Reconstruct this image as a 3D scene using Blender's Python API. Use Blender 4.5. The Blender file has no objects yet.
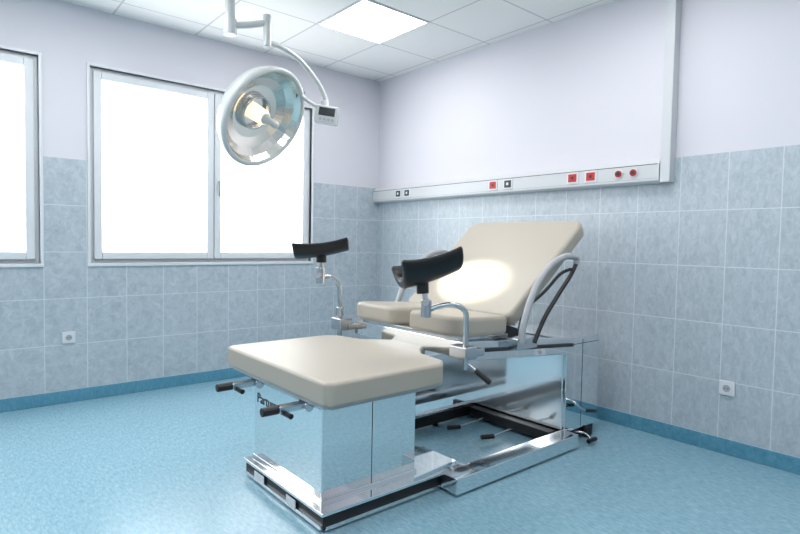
import bpy, bmesh, math
from mathutils import Vector, Matrix, Quaternion
S=bpy.context.scene
COL=S.collection
T=0.33; TW=0.265; BASE=0.09; TILETOP=BASE+5*T; H=2.82
XL=-5.6; YF=-6.2

# ---------------- materials ----------------
def lin(c):
    return tuple(((v/255)/12.92 if v/255<=0.04045 else (((v/255)+0.055)/1.055)**2.4) for v in c)+(1,)
def mat(name,rgb,rough=0.5,metal=0.0,emis=None,es=0,bump=0,bscale=50,coat=0,var=0.0):
    m=bpy.data.materials.new(name); m.use_nodes=True
    nt=m.node_tree; b=nt.nodes['Principled BSDF']
    b.inputs['Base Color'].default_value=lin(rgb); b.inputs['Roughness'].default_value=rough
    b.inputs['Metallic'].default_value=metal; b.inputs['Coat Weight'].default_value=coat
    if emis: b.inputs['Emission Color'].default_value=lin(emis); b.inputs['Emission Strength'].default_value=es
    if bump or var:
        tc=nt.nodes.new('ShaderNodeTexCoord'); n=nt.nodes.new('ShaderNodeTexNoise'); n.inputs['Scale'].default_value=bscale
        nt.links.new(tc.outputs['Object'],n.inputs['Vector'])
        if bump:
            bp=nt.nodes.new('ShaderNodeBump'); bp.inputs['Strength'].default_value=bump; bp.inputs['Distance'].default_value=0.002
            nt.links.new(n.outputs['Fac'],bp.inputs['Height']); nt.links.new(bp.outputs['Normal'],b.inputs['Normal'])
        if var:
            r=nt.nodes.new('ShaderNodeMix'); r.data_type='RGBA'
            c=lin(rgb); r.inputs[6].default_value=tuple(x*(1-var) for x in c[:3])+(1,); r.inputs[7].default_value=tuple(min(1,x*(1+var)) for x in c[:3])+(1,)
            nt.links.new(n.outputs['Fac'],r.inputs[0]); nt.links.new(r.outputs[2],b.inputs['Base Color'])
    return m
M_wall=mat('wall_paint',(213,211,218),0.7,bump=0.15,bscale=120,var=0.02)
M_white=mat('white_pvc',(216,219,222),0.35,var=0.01,bscale=8)
M_rail=mat('rail_enamel',(200,202,204),0.35,var=0.01,bscale=8)
M_chrome=mat('polished_steel',(238,238,238),0.04,1.0,bump=0.03,bscale=3)
M_chrome2=mat('polished_steel_panel',(230,232,234),0.06,1.0,bump=0.03,bscale=3)
M_satin=mat('satin_steel_panel',(238,241,243),0.1,0.75,bump=0.03,bscale=5)
M_steel=mat('brushed_steel',(200,202,204),0.2,1.0,bump=0.1,bscale=200)
M_black=mat('black_plastic',(18,18,20),0.4,bump=0.1,bscale=300)
M_pad=mat('black_padding',(14,14,16),0.3,bump=0.15,bscale=250)
M_vinyl=mat('beige_vinyl',(172,164,151),0.42,bump=0.12,bscale=350,var=0.02)
M_grey=mat('grey_enamel',(165,167,170),0.35,var=0.02)
M_lampw=mat('lamp_enamel',(198,201,200),0.25,var=0.01)
M_red=mat('red_plastic',(190,25,30),0.4,var=0.02)
M_dark=mat('dark_socket',(40,45,45),0.4,var=0.05)
M_screen=mat('display_dark',(30,36,40),0.2,var=0.05)
M_refl=mat('lamp_reflector',(244,240,230),0.2,1.0,bump=0.05,bscale=10)
M_bulb=mat('lamp_bulb',(255,236,200),0.4,emis=(255,226,180),es=0.8)
M_panel=mat('light_diffuser',(255,255,255),0.5,emis=(255,255,255),es=8.0)

def glassmat():
    m=bpy.data.materials.new('frosted_daylit_glass'); m.use_nodes=True; nt=m.node_tree; b=nt.nodes['Principled BSDF']
    b.inputs['Base Color'].default_value=(.85,.87,.88,1); b.inputs['Roughness'].default_value=0.35
    tc=nt.nodes.new('ShaderNodeTexCoord'); n=nt.nodes.new('ShaderNodeTexNoise'); n.inputs['Scale'].default_value=0.8
    r=nt.nodes.new('ShaderNodeValToRGB'); r.color_ramp.elements[0].color=(.90,.94,.96,1); r.color_ramp.elements[1].color=(1,1,1,1)
    nt.links.new(tc.outputs['Object'],n.inputs['Vector']); nt.links.new(n.outputs['Fac'],r.inputs['Fac'])
    nt.links.new(r.outputs['Color'],b.inputs['Emission Color']); b.inputs['Emission Strength'].default_value=GLASS_E
    return m
GLASS_E=2.5
M_glass=glassmat()

def tilemat(name,axis,off):
    m=bpy.data.materials.new(name); m.use_nodes=True; nt=m.node_tree; b=nt.nodes['Principled BSDF']; L=nt.links
    tc=nt.nodes.new('ShaderNodeTexCoord'); sp=nt.nodes.new('ShaderNodeSeparateXYZ'); L.new(tc.outputs['Object'],sp.inputs[0])
    a=nt.nodes.new('ShaderNodeMath'); a.operation='ADD'; a.inputs[1].default_value=off; L.new(sp.outputs[axis],a.inputs[0])
    z=nt.nodes.new('ShaderNodeMath'); z.operation='ADD'; z.inputs[1].default_value=-BASE+T*10; L.new(sp.outputs[2],z.inputs[0])
    cb=nt.nodes.new('ShaderNodeCombineXYZ'); L.new(a.outputs[0],cb.inputs[0]); L.new(z.outputs[0],cb.inputs[1])
    br=nt.nodes.new('ShaderNodeTexBrick'); br.offset=0; br.squash=1
    br.inputs['Scale'].default_value=1; br.inputs['Brick Width'].default_value=TW; br.inputs['Row Height'].default_value=T
    br.inputs['Mortar Size'].default_value=0.0025; br.inputs['Mortar Smooth'].default_value=0.1; br.inputs['Bias'].default_value=0
    br.inputs['Color1'].default_value=(0,0,0,1); br.inputs['Color2'].default_value=(1,1,1,1)
    L.new(cb.outputs[0],br.inputs['Vector'])
    n=nt.nodes.new('ShaderNodeTexNoise'); n.noise_dimensions='4D'; n.inputs['Scale'].default_value=17; n.inputs['Detail'].default_value=9; n.inputs['Roughness'].default_value=0.8; n.inputs['Distortion'].default_value=0.9
    bw=nt.nodes.new('ShaderNodeRGBToBW'); L.new(br.outputs['Color'],bw.inputs[0])
    mw=nt.nodes.new('ShaderNodeMath'); mw.operation='MULTIPLY'; mw.inputs[1].default_value=17; L.new(bw.outputs[0],mw.inputs[0]); L.new(mw.outputs[0],n.inputs['W'])
    mp=nt.nodes.new('ShaderNodeMapping'); mp.inputs['Rotation'].default_value=(0.5,0.5,0.7); mp.inputs['Scale'].default_value=(1,2.0,1)
    L.new(tc.outputs['Object'],mp.inputs[0]); L.new(mp.outputs[0],n.inputs['Vector'])
    r=nt.nodes.new('ShaderNodeValToRGB'); e=r.color_ramp.elements
    e[0].position=0.32; e[0].color=lin((154,166,175)); e[1].position=0.66; e[1].color=lin((196,204,210))
    L.new(n.outputs['Fac'],r.inputs['Fac'])
    mx=nt.nodes.new('ShaderNodeMix'); mx.data_type='RGBA'; L.new(br.outputs['Fac'],mx.inputs[0]); L.new(r.outputs['Color'],mx.inputs[6]); mx.inputs[7].default_value=lin((212,216,221))
    L.new(mx.outputs[2],b.inputs['Base Color'])
    bp=nt.nodes.new('ShaderNodeBump'); bp.invert=True; bp.inputs['Strength'].default_value=0.5; bp.inputs['Distance'].default_value=0.002
    L.new(br.outputs['Fac'],bp.inputs['Height']); L.new(bp.outputs['Normal'],b.inputs['Normal'])
    b.inputs['Roughness'].default_value=0.3
    return m
M_tileX=tilemat('wall_tiles_x',0,TW*40)
M_tileY=tilemat('wall_tiles_y',1,3.554+TW*40)

def floormat(name,c0,c1,c2):
    m=bpy.data.materials.new(name); m.use_nodes=True; nt=m.node_tree; b=nt.nodes['Principled BSDF']; L=nt.links
    tc=nt.nodes.new('ShaderNodeTexCoord')
    mp=nt.nodes.new('ShaderNodeMapping'); mp.inputs['Scale'].default_value=(95,26,26); L.new(tc.outputs['Object'],mp.inputs[0])
    n=nt.nodes.new('ShaderNodeTexNoise'); n.inputs['Scale'].default_value=1.0; n.inputs['Detail'].default_value=7; n.inputs['Roughness'].default_value=0.72; n.inputs['Distortion'].default_value=0.4
    L.new(mp.outputs[0],n.inputs['Vector'])
    r=nt.nodes.new('ShaderNodeValToRGB'); e=r.color_ramp.elements
    e[0].position=0.32; e[0].color=lin(c0); e[1].position=0.68; e[1].color=lin(c2)
    x=e.new(0.5); x.color=lin(c1)
    L.new(n.outputs['Fac'],r.inputs['Fac']); L.new(r.outputs['Color'],b.inputs['Base Color'])
    b.inputs['Roughness'].default_value=0.26
    return m
M_floor=floormat('blue_linoleum',(112,153,171),(132,171,187),(154,187,199))
M_base=floormat('blue_linoleum_skirting',(74,130,154),(86,144,168),(100,156,178))

def ceilmat():
    m=bpy.data.materials.new('ceiling_tile_grid'); m.use_nodes=True; nt=m.node_tree; b=nt.nodes['Principled BSDF']; L=nt.links
    tc=nt.nodes.new('ShaderNodeTexCoord'); mp=nt.nodes.new('ShaderNodeMapping'); mp.inputs['Location'].default_value=(0.67+12,0.86+12,0); L.new(tc.outputs['Object'],mp.inputs[0])
    br=nt.nodes.new('ShaderNodeTexBrick'); br.offset=0; br.inputs['Scale'].default_value=1; br.inputs['Brick Width'].default_value=0.6; br.inputs['Row Height'].default_value=0.6
    br.inputs['Mortar Size'].default_value=0.006; br.inputs['Mortar Smooth'].default_value=0.0
    br.inputs['Color1'].default_value=lin((234,233,231)); br.inputs['Color2'].default_value=lin((230,229,228)); br.inputs['Mortar'].default_value=lin((190,191,193))
    L.new(mp.outputs[0],br.inputs['Vector']); L.new(br.outputs['Color'],b.inputs['Base Color'])
    bp=nt.nodes.new('ShaderNodeBump'); bp.inputs['Strength'].default_value=0.4; bp.inputs['Distance'].default_value=0.004; L.new(br.outputs['Fac'],bp.inputs['Height']); L.new(bp.outputs['Normal'],b.inputs['Normal'])
    b.inputs['Roughness'].default_value=0.8
    return m
M_ceil=ceilmat()

# ---------------- helpers ----------------
def add(name,me,parent=None,m=None):
    o=bpy.data.objects.new(name,me); COL.objects.link(o)
    if parent: o.parent=parent
    if m: me.materials.append(m)
    return o
def empty(name,loc=(0,0,0)):
    o=bpy.data.objects.new(name,None); COL.objects.link(o); o.location=loc; o.empty_display_size=0.1; return o
def boxes(name,lst,m,parent=None,bevel=0,seg=2,origin=(0,0,0)):
    bm=bmesh.new()
    for lo,hi in lst:
        c=[(a+b)/2 for a,b in zip(lo,hi)]; s=[abs(b-a) for a,b in zip(lo,hi)]
        bmesh.ops.create_cube(bm,size=1,matrix=Matrix.Translation(c)@Matrix.Diagonal((*s,1)))
    me=bpy.data.meshes.new(name); bm.to_mesh(me); bm.free()
    o=add(name,me,parent,m)
    if bevel:
        b=o.modifiers.new('b','BEVEL'); b.width=bevel; b.segments=seg; b.limit_method='ANGLE'
        for p in me.polygons: p.use_smooth=True
        wn=o.modifiers.new('wn','WEIGHTED_NORMAL'); wn.keep_sharp=True
    return o
def box(name,lo,hi,m,parent=None,bevel=0,seg=2): return boxes(name,[(lo,hi)],m,parent,bevel,seg)
def cyl(name,p,q,r,m,parent=None,r2=None,seg=32,bevel=0):
    p=Vector(p);q=Vector(q);d=q-p
    bm=bmesh.new(); bmesh.ops.create_cone(bm,cap_ends=True,segments=seg,radius1=r,radius2=r if r2 is None else r2,depth=d.length)
    M=Matrix.Translation((p+q)/2)@Vector((0,0,1)).rotation_difference(d.normalized()).to_matrix().to_4x4()
    bmesh.ops.transform(bm,matrix=M,verts=bm.verts)
    for f in bm.faces: f.smooth=len(f.verts)<6
    for e in bm.edges:
        if any(len(f.verts)>6 for f in e.link_faces): e.smooth=False
    me=bpy.data.meshes.new(name); bm.to_mesh(me); bm.free()
    o=add(name,me,parent,m)
    if bevel:
        b=o.modifiers.new('b','BEVEL'); b.width=bevel; b.segments=2; b.limit_method='ANGLE'
    return o
def tube(name,pts,r,m,parent=None,cyclic=False):
    P=[Vector(p) for p in pts]; out=[]; n=len(P)
    rng=range(n if cyclic else n-1)
    for i in rng:
        p0=P[(i-1)%n] if (cyclic or i>0) else P[0]; p1=P[i]; p2=P[(i+1)%n]; p3=P[(i+2)%n] if (cyclic or i+2<n) else P[n-1]
        for k in range(8):
            t=k/8; out.append(0.5*((2*p1)+(p2-p0)*t+(2*p0-5*p1+4*p2-p3)*t*t+(3*p1-p0-3*p2+p3)*t**3))
    if not cyclic: out.append(P[-1])
    cu=bpy.data.curves.new(name,'CURVE'); cu.dimensions='3D'; cu.bevel_depth=r; cu.bevel_resolution=6; cu.use_fill_caps=True
    s=cu.splines.new('POLY'); s.points.add(len(out)-1); s.use_cyclic_u=cyclic
    for a,b in zip(s.points,out): a.co=(*b,1)
    s.use_smooth=True
    tmp=bpy.data.objects.new('tmp',cu); COL.objects.link(tmp)
    dg=bpy.context.evaluated_depsgraph_get(); dg.update()
    me=bpy.data.meshes.new_from_object(tmp.evaluated_get(dg)); bpy.data.objects.remove(tmp)
    me.name=name; me.materials.clear()
    for p in me.polygons: p.use_smooth=True
    return add(name,me,parent,m)
def prism(name,pts,z0,z1,m,parent=None,bevel=0,seg=4,M=None):
    bm=bmesh.new(); vs=[bm.verts.new((x,y,z0)) for x,y in pts]; f=bm.faces.new(vs)
    r=bmesh.ops.extrude_face_region(bm,geom=[f]); nv=[v for v in r['geom'] if isinstance(v,bmesh.types.BMVert)]
    bmesh.ops.translate(bm,verts=nv,vec=(0,0,z1-z0)); bmesh.ops.recalc_face_normals(bm,faces=bm.faces)
    if M: bmesh.ops.transform(bm,matrix=M,verts=bm.verts)
    for f in bm.faces: f.smooth=True
    me=bpy.data.meshes.new(name); bm.to_mesh(me); bm.free(); o=add(name,me,parent,m)
    if bevel:
        b=o.modifiers.new('b','BEVEL'); b.width=bevel; b.segments=seg; b.limit_method='ANGLE'; b.angle_limit=math.radians(50)
        wn=o.modifiers.new('wn','WEIGHTED_NORMAL')
    return o
def lathe(name,prof,m,parent=None,seg=64,smooth=True):
    bm=bmesh.new(); rings=[]
    for r,z in prof:
        if r<1e-5: rings.append([bm.verts.new((0,0,z))])
        else: rings.append([bm.verts.new((r*math.cos(2*math.pi*i/seg),r*math.sin(2*math.pi*i/seg),z)) for i in range(seg)])
    for a,b in zip(rings,rings[1:]):
        for i in range(seg):
            j=(i+1)%seg
            if len(a)==1: bm.faces.new((a[0],b[i],b[j]))
            elif len(b)==1: bm.faces.new((a[i],b[0],a[j]))
            else: bm.faces.new((a[i],b[i],b[j],a[j]))
    bmesh.ops.recalc_face_normals(bm,faces=bm.faces)
    for f in bm.faces: f.smooth=smooth
    me=bpy.data.meshes.new(name); bm.to_mesh(me); bm.free()
    return add(name,me,parent,m)

# ---------------- room ----------------
box('floor',(XL,YF,-0.1),(0,0,0),M_floor)
W1=(-4.77,-2.935); W2=(-2.625,-0.79); WZ=(1.0,2.416); 
wb=boxes('wall_back',[((XL-0.2,0,0),(0.2,0.25,WZ[0])),((XL-0.2,0,WZ[1]),(0.2,0.25,H)),((XL-0.2,0,WZ[0]),(W1[0],0.25,WZ[1])),((W1[1],0,WZ[0]),(W2[0],0.25,WZ[1])),((W2[1],0,WZ[0]),(0.2,0.25,WZ[1]))],M_wall)
boxes('tile_wainscot',[((XL,-0.008,BASE),(0,0,WZ[0])),((XL,-0.008,WZ[0]),(W1[0],0,TILETOP)),((W1[1],-0.008,WZ[0]),(W2[0],0,TILETOP)),((W2[1],-0.008,WZ[0]),(0,0,TILETOP))],M_tileX,wb)
wr=box('wall_right',(0,YF-0.2,0),(0.2,0,H),M_wall)
box('tile_wainscot',(-0.008,YF,BASE),(0,-0.008,TILETOP),M_tileY,wr)
wl=box('wall_left',(XL-0.2,YF-0.2,0),(XL,0,H),M_wall)
box('tile_wainscot',(XL,YF,BASE),(XL+0.008,-0.008,TILETOP),M_tileY,wl)
wf=box('wall_front',(XL,YF-0.2,0),(0,YF,H),M_wall)
box('tile_wainscot',(XL+.008,YF,BASE),(-.008,YF+0.008,TILETOP),M_tileX,wf)
box('ceiling',(XL-0.2,YF-0.2,H),(0.2,0.25,H+0.1),M_ceil)
box('baseboard_back',(XL,-0.013,0),(0,0,BASE),M_base,bevel=0.004)
box('baseboard_right',(-0.013,YF,0),(0,-0.013,BASE),M_base,bevel=0.004)
box('baseboard_left',(XL,YF,0),(XL+0.013,-0.013,BASE),M_base,bevel=0.004)
box('baseboard_front',(XL+.013,YF,0),(-.013,YF+0.013,BASE),M_base,bevel=0.004)

def window(name,x0,x1):
    z0,z1=WZ; e=empty(name,(0,0,0)); fy0,fy1=0.03,0.09; f=0.035
    xm=(x0+x1)/2
    boxes('outer_frame',[((x0,fy0,z0),(x0+f,fy1,z1)),((x1-f,fy0,z0),(x1,fy1,z1)),((x0+f,fy0,z0),(x1-f,fy1,z0+f)),((x0+f,fy0,z1-f),(x1-f,fy1,z1)),((xm-.02,fy0,z0+f),(xm+.02,fy1,z1-f))],M_white,e,bevel=0.004)
    for k,(a,b) in enumerate(((x0+f-.01,xm-.004),(xm+.004,x1-f+.01))):
        s=0.055; c0=z0+f-.01; c1=z1-f+.01; y0=0.01;y1=0.06
        boxes('sash_%d'%k,[((a,y0,c0),(a+s,y1,c1)),((b-s,y0,c0),(b,y1,c1)),((a+s,y0,c0),(b-s,y1,c0+s)),((a+s,y0,c1-s),(b-s,y1,c1))],M_white,e,bevel=0.006)
        box('pane_%d'%k,(a+s-.005,0.035,c0+s-.005),(b-s+.005,0.045,c1-s+.005),M_glass,e)
    hx=xm+.03; hz=(z0+z1)/2-0.05
    box('handle_plate',(hx-.014,0.0,hz-.03),(hx+.014,0.012,hz+.04),M_white,e,bevel=.003)
    box('handle_lever',(hx-.01,-0.03,hz-.11),(hx+.01,-0.012,hz+.015),M_grey,e,bevel=.005)
    cyl('handle_neck',(hx,-.02,hz),(hx,.005,hz),.008,M_grey,e)
    boxes('casing',[((x0-.02,-.014,z0-.0),(x0,0.03,z1+.02)),((x1,-.014,z0),(x1+.02,0.03,z1+.02)),((x0,-.014,z1),(x1,0.03,z1+.02)),((x0-.02,-.02,z0-.025),(x1+.02,0.03,z0))],M_white,e,bevel=.003)
window('window_1',*W1); window('window_2',*W2)

def panel(name,x,y):
    e=empty(name)
    box('diffuser',(x+.015,y+.015,H-.004),(x+.585,y+.585,H+.0),M_panel,e)
    boxes('frame',[((x,y,H-.008),(x+.6,y+.015,H)),((x,y+.585,H-.008),(x+.6,y+.6,H)),((x,y+.015,H-.008),(x+.015,y+.585,H)),((x+.585,y+.015,H-.008),(x+.6,y+.585,H))],M_white,e)
for x in (-1.27,-2.47-.6,-4.87):  # only the right-rear panel is in view; the rest are added for even lighting
    for y in (-1.46,-3.26,-5.06):
        panel('ceiling_light_or_fill_panel',x,y)

# ---------------- medical rail ----------------
e=empty('medical_supply_rail')
y1=-0.02;y0=-2.92
pr=[(-.0,1.585),(-.055,1.585),(-.075,1.60),(-.075,1.70),(-.05,1.735),(-.0,1.735)]
bm=bmesh.new(); A=[bm.verts.new((x,y0,z)) for x,z in pr]; B=[bm.verts.new((x,y1,z)) for x,z in pr]
bm.faces.new(A); bm.faces.new(B[::-1])
for i in range(len(pr)): j=(i+1)%len(pr); bm.faces.new((A[i],B[i],B[j],A[j]))
bmesh.ops.recalc_face_normals(bm,faces=bm.faces)
me=bpy.data.meshes.new('housing'); bm.to_mesh(me); bm.free(); add('housing',me,e,M_rail)
box('riser_duct',(-.075,-2.985,1.585),(0,-2.925,H),M_rail,e,bevel=.004)
box('shade_line_upper',(-.0765,y0+.01,1.699),(-.07,y1,1.703),M_dark,e)  # dark strip stands in for the thin shade line along the rail top
box('groove_lower',(-.0765,y0+.01,1.612),(-.07,y1,1.615),M_grey,e)
for y,k in ((-.42,'d'),(-.55,'d'),(-1.60,'r'),(-1.75,'d'),(-2.32,'r'),(-2.46,'r')):
    box('outlet_plate',(-.081,y-.045,1.618),(-.074,y+.045,1.695),M_white,e,bevel=.003)
    box('outlet_core',(-.085,y-.032,1.63),(-.08,y+.032,1.685),M_red if k=='r' else M_dark,e,bevel=.002)
    box('outlet_slot',(-.087,y-.010,1.648),(-.084,y+.010,1.668),M_white if k=='d' else M_dark,e)
for y in (-2.66,-2.76):
    cyl('gas_ring',(-.082,y,1.657),(-.074,y,1.657),.030,M_white,e)
    cyl('gas_socket',(-.090,y,1.657),(-.08,y,1.657),.022,M_red,e)
    cyl('gas_core',(-.094,y,1.657),(-.088,y,1.657),.013,M_dark,e)

def socket(loc,axis):
    e=empty('wall_socket',loc)
    s=.042
    if axis=='x':
        box('plate',(-.012,-s,-s),(0,s,s),M_white,e,bevel=.004)
        cyl('face',(-.0145,0,0),(-.01,0,0),.026,M_white,e); 
        cyl('recess',(-.0155,0,0),(-.0144,0,0),.02,M_grey,e)
        for d in (-.008,.008): cyl('hole',(-.0165,d,0),(-.015,d,0),.003,M_dark,e)
    else:
        box('plate',(-s,-.012,-s),(s,0,s),M_white,e,bevel=.004)
        cyl('face',(0,-.0145,0),(0,-.01,0),.026,M_white,e)
        cyl('recess',(0,-.0155,0),(0,-.0144,0),.02,M_grey,e)
        for d in (-.008,.008): cyl('hole',(d,-.0165,0),(d,-.015,0),.003,M_dark,e)
socket((-.008,-3.33,.385),'x'); socket((-2.77,-.008,.47),'y')

# ---------------- chair ----------------
C=empty('gynecological_examination_chair')
box('foot_column',(-2.255,-2.57,.095),(-1.99,-1.93,.535),M_chrome,C,bevel=.004)
box('foot_column_rear',(-1.986,-2.57,.095),(-1.73,-1.93,.535),M_chrome,C,bevel=.004)
prism('foot_base_top',[(-2.305,-2.66),(-1.47,-2.66),(-1.47,-2.35),(-1.72,-2.15),(-1.72,-1.91),(-2.305,-1.91)],.07,.085,M_chrome,C,bevel=.003,seg=2)
box('foot_column_plinth',(-2.26,-2.58,.08),(-1.725,-1.92,.10),M_chrome2,C,bevel=.003)
prism('foot_base',[(-2.295,-2.65),(-1.48,-2.65),(-1.48,-2.36),(-1.73,-2.16),(-1.73,-1.92),(-2.295,-1.92)],.01,.07,M_black,C,bevel=.004,seg=2)
box('foot_base_strip_end',(-2.303,-2.64,.010),(-2.295,-1.93,.026),M_chrome,C)
box('foot_base_strip',(-2.285,-2.658,.010),(-1.49,-2.65,.026),M_chrome,C)
for x,y in ((-2.2,-2.54),(-2.2,-2.0),(-1.62,-2.54),(-1.80,-2.0)):
    cyl('leveling_foot',(x,y,0),(x,y,.03),.026,M_black,C)
boxes('label_strip',[((-2.3065,-2.44,.02),(-2.303,-2.36,.06)),((-2.3065,-2.14,.02),(-2.303,-2.04,.06))],M_white,C)
outline=[(-2.33,-2.76),(-1.74,-2.76),(-1.68,-2.70),(-1.65,-2.52),(-1.58,-2.44),(-1.50,-2.38),(-1.475,-2.27),(-1.50,-2.16),(-1.58,-2.10),(-1.66,-2.02),(-1.70,-1.85),(-1.76,-1.80),(-2.33,-1.80),(-2.355,-1.83),(-2.355,-2.73)]
prism('foot_cushion',outline,.545,.645,M_vinyl,C,bevel=.016,seg=4)
o2=[((x+2.02)*.95-2.02,(y+2.275)*.95-2.275) for x,y in outline]
prism('foot_cushion_tray',o2,.53,.547,M_grey,C,bevel=.004,seg=2)
box('foot_support_plate',(-2.30,-2.62,.50),(-1.72,-1.93,.536),M_steel,C,bevel=.003)
for y in (-2.05,-2.51):
    box('lever_bar',(-2.43,y-.02,.485),(-2.24,y+.02,.515),M_steel,C,bevel=.005)
    cyl('lever_grip',(-2.50,y,.50),(-2.42,y,.50),.019,M_black,C,bevel=.004)
    cyl('lever_pin',(-2.40,y-.06,.48),(-2.40,y+.05,.48),.011,M_black,C)
    cyl('lever_pivot',(-2.30,y-.035,.497),(-2.30,y+.035,.497),.022,M_steel,C)
# seat
def arc(cx,cy,rx,ry,a0,a1,n):
    return [(cx+rx*math.cos(math.radians(a0+(a1-a0)*i/n)),cy+ry*math.sin(math.radians(a0+(a1-a0)*i/n))) for i in range(n+1)]
seat=[(-1.14,-2.64),(-1.48,-2.68),(-1.55,-2.64),(-1.57,-2.58),(-1.57,-2.34)]+[( -1.55,-2.30)]+arc(-1.38,-2.24,.12,.06,-90,90,8)+[(-1.55,-2.18),(-1.57,-2.14),(-1.57,-1.88),(-1.55,-1.82),(-1.48,-1.78),(-1.14,-1.80)]
MS=Matrix.Translation((-1.55,0,.75))@Matrix.Rotation(math.radians(3.5),4,'Y')@Matrix.Translation((1.55,0,-.75))
prism('seat_cushion',seat,.730,.83,M_vinyl,C,bevel=.024,seg=4,M=MS)
fr=[(-1.12,-2.63),(-1.50,-2.65),(-1.54,-2.59),(-1.54,-1.88),(-1.50,-1.82),(-1.12,-1.82)]
prism('seat_pan',fr,.71,.734,M_steel,C,bevel=.004,seg=2,M=MS)
def wedge(name,x0,x1,ya,yb,za0,za1,zb0,zb1,m,bev=.004):
    bm=bmesh.new()
    v=[bm.verts.new(p) for p in ((x0,ya,za0),(x1,ya,zb0),(x1,yb,zb0),(x0,yb,za0),(x0,ya,za1),(x1,ya,zb1),(x1,yb,zb1),(x0,yb,za1))]
    for f in ((0,3,2,1),(4,5,6,7),(0,1,5,4),(1,2,6,5),(2,3,7,6),(3,0,4,7)): bm.faces.new([v[i] for i in f])
    me=bpy.data.meshes.new(name); bm.to_mesh(me); bm.free(); o=add(name,me,C,m)
    b=o.modifiers.new('b','BEVEL'); b.width=bev; b.segments=2
    return o
wedge('chassis_side',-1.52,-.58,-2.69,-2.65,.615,.71,.545,.64,M_chrome2)
wedge('chassis_side_far',-1.52,-.58,-1.82,-1.78,.615,.71,.545,.64,M_chrome2)
wedge('chassis_front',-1.54,-1.50,-2.69,-1.79,.63,.71,.63,.71,M_chrome)
wedge('chassis_core',-1.48,-.66,-2.55,-1.93,.635,.70,.58,.63,M_satin)
wedge('chassis_lip',-1.50,-.60,-2.70,-2.685,.655,.675,.59,.61,M_dark,.002)
# head pedestal
box('head_pedestal',(-.64,-2.68,.07),(-.28,-1.76,.635),M_chrome2,C,bevel=.006)
box('head_pedestal_panel',(-.648,-2.66,.09),(-.64,-1.78,.56),M_satin,C,bevel=.003)
box('head_pedestal_skirt',(-.655,-2.66,.015),(-.29,-1.77,.07),M_black,C,bevel=.004)
boxes('head_pedestal_seam',[((-.47,-2.6815,.08),(-.467,-2.679,.62)),((-.63,-2.6815,.595),(-.29,-2.679,.598))],M_dark,C)
box('far_side_panel',(-1.20,-1.80,.10),(-.64,-1.77,.42),M_satin,C,bevel=.004)
# base frame
box('base_rail',(-1.64,-2.77,.012),(-.63,-2.66,.09),M_chrome2,C,bevel=.004)
box('base_rail_inner',(-1.50,-2.66,.02),(-.65,-2.63,.06),M_black,C,bevel=.003)
box('base_rail_far',(-1.73,-1.98,.02),(-.65,-1.92,.085),M_black,C,bevel=.003)
box('base_rail_far_cap',(-1.73,-1.975,.085),(-.65,-1.93,.10),M_chrome,C,bevel=.002)
box('base_crossbar',(-.72,-2.63,.02),(-.655,-1.98,.08),M_black,C,bevel=.004)
for x,y in ((-1.57,-2.70),(-.7,-2.70),(-.4,-2.6),(-.4,-1.85),(-1.0,-1.95)):
    cyl('leveling_foot',(x,y,0),(x,y,.04),.02,M_black,C)
for x,y in ((-1.02,-2.14),(-.98,-2.38)):
    cyl('pedal_stem',(x,y,.03),(x+.28,y+.0,.045),.005,M_steel,C)
    cyl('pedal_pad',(x-.04,y+.016,.04),(x+.04,y-.016,.04),.014,M_black,C,bevel=.004)
tube('brake_lever',[(-.60,-2.67,.27),(-.60,-2.72,.26),(-.56,-2.74,.22),(-.50,-2.75,.20)],.007,M_steel,C)
cyl('brake_grip',(-.52,-2.75,.205),(-.44,-2.755,.19),.012,M_black,C)
tube('foot_pedal',[(-.50,-2.66,.05),(-.48,-2.72,.05),(-.50,-2.77,.035)],.007,M_steel,C)
cyl('foot_pedal_pad',(-.54,-2.78,.03),(-.46,-2.78,.03),.013,M_black,C)
cyl('caster_head',(-.40,-2.70,.035),(-.40,-2.67,.035),.034,M_black,C)
# backrest
ang=math.atan2(.51,.62)
MB=Matrix.Translation((-1.165,-2.24,.805))@Matrix.Rotation(-ang,4,'Y')
w=.455; Lb=.855
bo=[(0,-w+.06),(.03,-w+.03),(Lb-.07,-w+.005),(Lb-.02,-w+.03),(Lb,-w+.08),(Lb,w-.08),(Lb-.02,w-.03),(Lb-.07,w-.005),(.03,w-.03),(0,w-.06)]
prism('backrest_cushion',bo,-.085,0,M_vinyl,C,bevel=.022,seg=4,M=MB)
bo2=[(.03,-w+.06),(Lb-.06,-w+.04),(Lb-.06,w-.04),(.03,w-.06)]
prism('backrest_shell',bo2,-.105,-.084,M_grey,C,bevel=.004,seg=2,M=MB)
for y in (-2.45,-2.03):
    cyl('backrest_strut',(-.80,y,.62),(-.70,y,1.02),.018,M_steel,C)
wedge('hinge_block',-1.13,-1.0,-2.6,-1.88,.66,.76,.66,.72,M_black)
# side guards
for y,s in ((-2.755,-1),(-1.725,1)):
    P=[(-1.17,.68),(-1.16,.76),(-1.10,.90),(-1.02,1.01),(-.92,1.085),(-.80,1.125),(-.70,1.12),(-.685,1.085)]
    tube('side_guard',[(x,y,z) for x,z in P],.018,M_grey,C)
    P2=[(-.685,1.09),(-.74,1.02),(-.86,.91),(-.98,.79),(-1.06,.67)]
    tube('side_guard_lower',[(x,y,z) for x,z in P2],.012,M_black,C)
    tube('side_guard_bar',[(-1.10,y,.88),(-.98,y,.94),(-.84,y,1.03),(-.74,y,1.055)],.009,M_black,C)
    box('guard_bracket',(-1.20,min(y,y-s*.08),.64),(-1.03,max(y,y-s*.08),.70),M_steel,C,bevel=.005)
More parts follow.
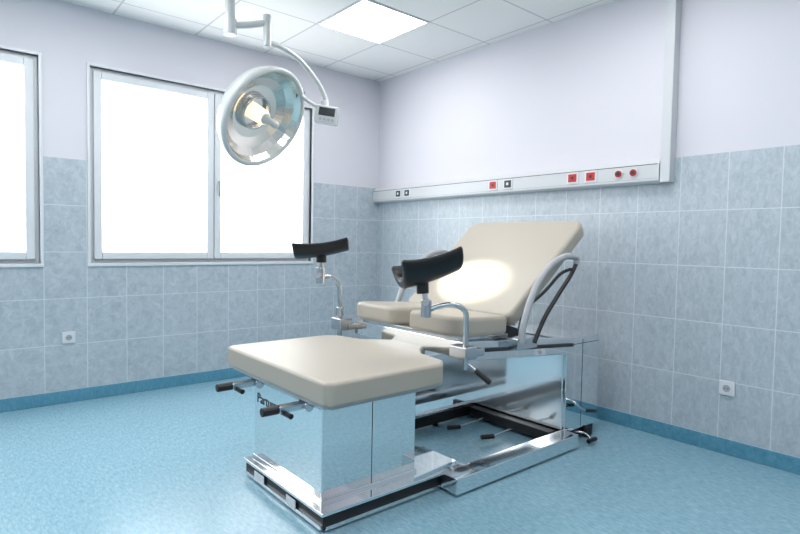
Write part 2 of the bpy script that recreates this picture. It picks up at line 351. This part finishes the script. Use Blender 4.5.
# leg supports: padded half-pipe cups
def halfpipe(name,a,b,up,r,th,dp=.85,curl=.018):
    a=Vector(a);b=Vector(b); ax=(b-a).normalized(); up=(Vector(up)-ax*Vector(up).dot(ax)).normalized(); sd=ax.cross(up)
    bm=bmesh.new(); n=16; rings=[]
    K=10
    for k in range(K+1):
        t=k/K; c=a+(b-a)*t + up*(curl*(2*t-1)**2)
        fl=(1.0+0.08*(2*t-1)**2)*(1.08-.2*t)
        ring=[]
        for i in range(n+1):
            q=math.radians(-178+176*i/n); ring.append(bm.verts.new(c+sd*math.cos(q)*r*fl+up*math.sin(q)*r*dp*fl))
        for i in range(n,-1,-1):
            q=math.radians(-178+176*i/n); ring.append(bm.verts.new(c+sd*math.cos(q)*(r-th)*fl+up*math.sin(q)*(r*dp-th)*fl))
        rings.append(ring)
    m=len(rings[0])
    for A,B in zip(rings,rings[1:]):
        for i in range(m): j=(i+1)%m; bm.faces.new((A[i],A[j],B[j],B[i]))
    for R in (rings[0],rings[-1]):
        for i in range(n): bm.faces.new((R[i],R[i+1],R[m-2-i],R[m-1-i]))
    bmesh.ops.recalc_face_normals(bm,faces=bm.faces)
    for f in bm.faces: f.smooth=True
    me=bpy.data.meshes.new(name); bm.to_mesh(me); bm.free(); o=add(name,me,C,M_pad)
    bv=o.modifiers.new('b','BEVEL'); bv.width=.013; bv.segments=4; bv.limit_method='ANGLE'; bv.angle_limit=math.radians(45)
    return o
halfpipe('leg_rest',(-1.89,-2.60,1.08),(-1.63,-2.72,1.15),(-.2,.3,1),.108,.036,1.0)
halfpipe('leg_rest',(-1.85,-1.59,1.155),(-1.59,-1.78,1.195),(-.1,.15,1),.09,.034,.9)
tube('leg_rest_post',[(-1.60,-2.765,.60),(-1.60,-2.765,.80),(-1.61,-2.765,.875),(-1.66,-2.745,.905),(-1.72,-2.71,.90),(-1.765,-2.69,.885)],.013,M_steel,C)
cyl('post_joint',(-1.78,-2.685,.85),(-1.78,-2.685,.93),.024,M_steel,C,bevel=.003)
cyl('post_upper',(-1.78,-2.685,.90),(-1.78,-2.66,1.03),.013,M_steel,C)
cyl('post_knob',(-1.82,-2.72,.92),(-1.77,-2.68,.92),.014,M_grey,C)
cyl('rest_mount',(-1.78,-2.66,.955),(-1.78,-2.655,1.015),.028,M_black,C,bevel=.004)
box('post_clamp',(-1.635,-2.80,.65),(-1.555,-2.69,.71),M_steel,C,bevel=.006)
box('post_clamp_arm',(-1.58,-2.78,.655),(-1.48,-2.68,.69),M_steel,C,bevel=.004)
cyl('clamp_screw',(-1.60,-2.76,.64),(-1.56,-2.82,.585),.007,M_steel,C)
cyl('clamp_handle',(-1.57,-2.80,.60),(-1.53,-2.86,.545),.013,M_black,C,bevel=.004)
tube('leg_rest_post',[(-1.60,-1.715,.60),(-1.60,-1.715,.85),(-1.61,-1.71,.93),(-1.65,-1.70,.97),(-1.71,-1.69,.975)],.015,M_steel,C)
cyl('post_joint',(-1.72,-1.685,.935),(-1.72,-1.685,1.03),.027,M_steel,C,bevel=.003)
cyl('post_upper',(-1.72,-1.685,.97),(-1.72,-1.69,1.12),.015,M_steel,C)
cyl('rest_mount',(-1.72,-1.69,1.06),(-1.72,-1.69,1.12),.030,M_black,C,bevel=.004)
cyl('post_knob',(-1.77,-1.73,.985),(-1.71,-1.68,.985),.015,M_grey,C)
cyl('post_collar',(-1.60,-1.715,.735),(-1.60,-1.715,.79),.024,M_steel,C,bevel=.003)
box('post_clamp',(-1.64,-1.78,.65),(-1.55,-1.68,.725),M_steel,C,bevel=.006)
box('post_clamp_arm',(-1.58,-1.79,.655),(-1.48,-1.70,.69),M_steel,C,bevel=.004)
cyl('clamp_handle',(-1.60,-1.72,.60),(-1.66,-1.72,.56),.013,M_black,C)
def text(name,loc,rot,size):
    cu=bpy.data.curves.new(name,'FONT'); cu.body='Partura'; cu.size=size; cu.extrude=.0004
    o=bpy.data.objects.new(name,cu); COL.objects.link(o); o.location=loc; o.rotation_euler=rot; o.parent=C; cu.materials.append(M_dark)
text('lettering',(-2.2565,-1.96,.375),(math.pi/2,0,-math.pi/2),.07)
text('lettering_head',(-.650,-1.93,.48),(math.pi/2,0,-math.pi/2),.085)

# ---------------- surgical lamp ----------------
P=Vector((-1.665,-.80,2.07)); n=Vector((.33,-.81,-.50)).normalized()
LE=empty('surgical_lamp',(0,0,0))
q=Vector((0,0,1)).rotation_difference(n)
LS=.99
def place(o): o.matrix_parent_inverse=Matrix(); o.location=P; o.rotation_mode='QUATERNION'; o.rotation_quaternion=q; o.scale=(LS,LS,LS); return o
place(lathe('dish_housing',[(0,-.19),(.10,-.19),(.15,-.175),(.26,-.145),(.34,-.09),(.368,-.03),(.378,.012),(.374,.026),(.362,.03),(.350,.022)],M_lampw,LE))
place(lathe('reflector',[(.350,.02),(.32,-.03),(.27,-.068),(.20,-.095),(.12,-.11),(.05,-.112),(0,-.112)],M_refl,LE,seg=48,smooth=False))
place(lathe('rim_ring',[(.340,.020),(.345,.034),(.362,.036),(.376,.028),(.379,.012)],M_lampw,LE))
place(lathe('center_bulb_housing',[(0,.02),(.045,.02),(.055,-.0),(.06,-.11)],M_bulb,LE,seg=32))
place(lathe('sterile_handle',[(0,.15),(.02,.147),(.028,.13),(.024,.07),(.032,.04),(.042,.02)],M_lampw,LE,seg=32))
place(lathe('inner_ring',[(.11,-.105),(.115,-.07),(.125,-.07),(.13,-.105)],M_steel,LE,seg=48))
hub=Vector((-2.02,-1.04,H))
cyl('ceiling_flange',hub,hub-Vector((0,0,.03)),.11,M_lampw,LE)
cyl('ceiling_pole',hub,hub-Vector((0,0,.30)),.032,M_lampw,LE)
cyl('pole_hub',hub-Vector((0,0,.22)),hub-Vector((0,0,.32)),.042,M_lampw,LE,bevel=.005)
j=Vector((-1.79,-1.10,2.62))
tube('upper_arm',[(hub.x,hub.y,2.56),(-1.9,-1.07,2.585),j],.022,M_lampw,LE)
cyl('arm_joint',j+Vector((0,0,.05)),j-Vector((0,0,.16)),.026,M_lampw,LE,bevel=.004)
tube('spring_arm',[(-1.79,-1.10,2.49),(-1.68,-1.07,2.50),(-1.50,-1.02,2.46),(-1.34,-.98,2.36),(-1.25,-.95,2.27),(-1.23,-.945,2.20)],.017,M_lampw,LE)
cyl('elbow',(-1.25,-.95,2.24),(-1.22,-.94,2.14),.028,M_lampw,LE,bevel=.004)
tube('yoke',[(-1.23,-.945,2.17),(-1.30,-.92,2.19),(-1.36,-.87,2.24),(-1.375,-.815,2.29)],.014,M_lampw,LE)
cyl('yoke_pivot',(-1.345,-.81,2.315),(-1.41,-.80,2.28),.022,M_steel,LE)
ctl=box('control_box',(-.085,-.03,-.065),(.085,.03,.065),M_lampw,LE,bevel=.008)
ctl.location=(-1.25,-.99,2.12); ctl.rotation_euler=(0,math.radians(8),math.radians(-40))
d=box('control_display',(-.06,-.033,-.01),(.06,-.029,.05),M_screen,LE,bevel=.001); d.location=ctl.location; d.rotation_euler=ctl.rotation_euler
d=boxes('control_buttons',[((-.05+i*.03,-.034,-.045),(-.03+i*.03,-.029,-.028)) for i in range(4)],M_grey,LE); d.location=ctl.location; d.rotation_euler=ctl.rotation_euler
tgt=Vector((-.98,-2.18,.98))
li=bpy.data.lights.new('lamp_beam','SPOT'); li.energy=330; li.spot_size=math.radians(13.5); li.spot_blend=.55; li.shadow_soft_size=.03; li.color=(1,.92,.70)
lo=bpy.data.objects.new('lamp_beam',li); COL.objects.link(lo); lo.parent=LE; lo.location=P+n*.17
lo.rotation_mode='QUATERNION'; lo.rotation_quaternion=(tgt-lo.location).to_track_quat('-Z','Y')

w_=bpy.data.worlds.new('World'); S.world=w_; w_.use_nodes=True
w_.node_tree.nodes['Background'].inputs[0].default_value=(.8,.9,1,1); w_.node_tree.nodes['Background'].inputs[1].default_value=1.0

cd=bpy.data.cameras.new('camera'); cam=bpy.data.objects.new('camera',cd); COL.objects.link(cam)
cd.sensor_width=36; cd.lens=24.84; cd.clip_start=.02
yaw=math.radians(40); p=math.radians(2.49); r=math.radians(1.02)
fh=Vector((math.sin(yaw),math.cos(yaw),0)); R=Vector((math.cos(yaw),-math.sin(yaw),0)); Z=Vector((0,0,1))
F=fh*math.cos(p)-Z*math.sin(p); U=fh*math.sin(p)+Z*math.cos(p)
R2=R*math.cos(r)+U*math.sin(r); U2=U*math.cos(r)-R*math.sin(r)
m=Matrix((R2,U2,-F)).transposed().to_4x4(); m.translation=(-3.48,-4.52,1.185); cam.matrix_world=m
S.camera=cam
S.view_settings.view_transform='Standard'; S.view_settings.look='None'; S.view_settings.exposure=0.85
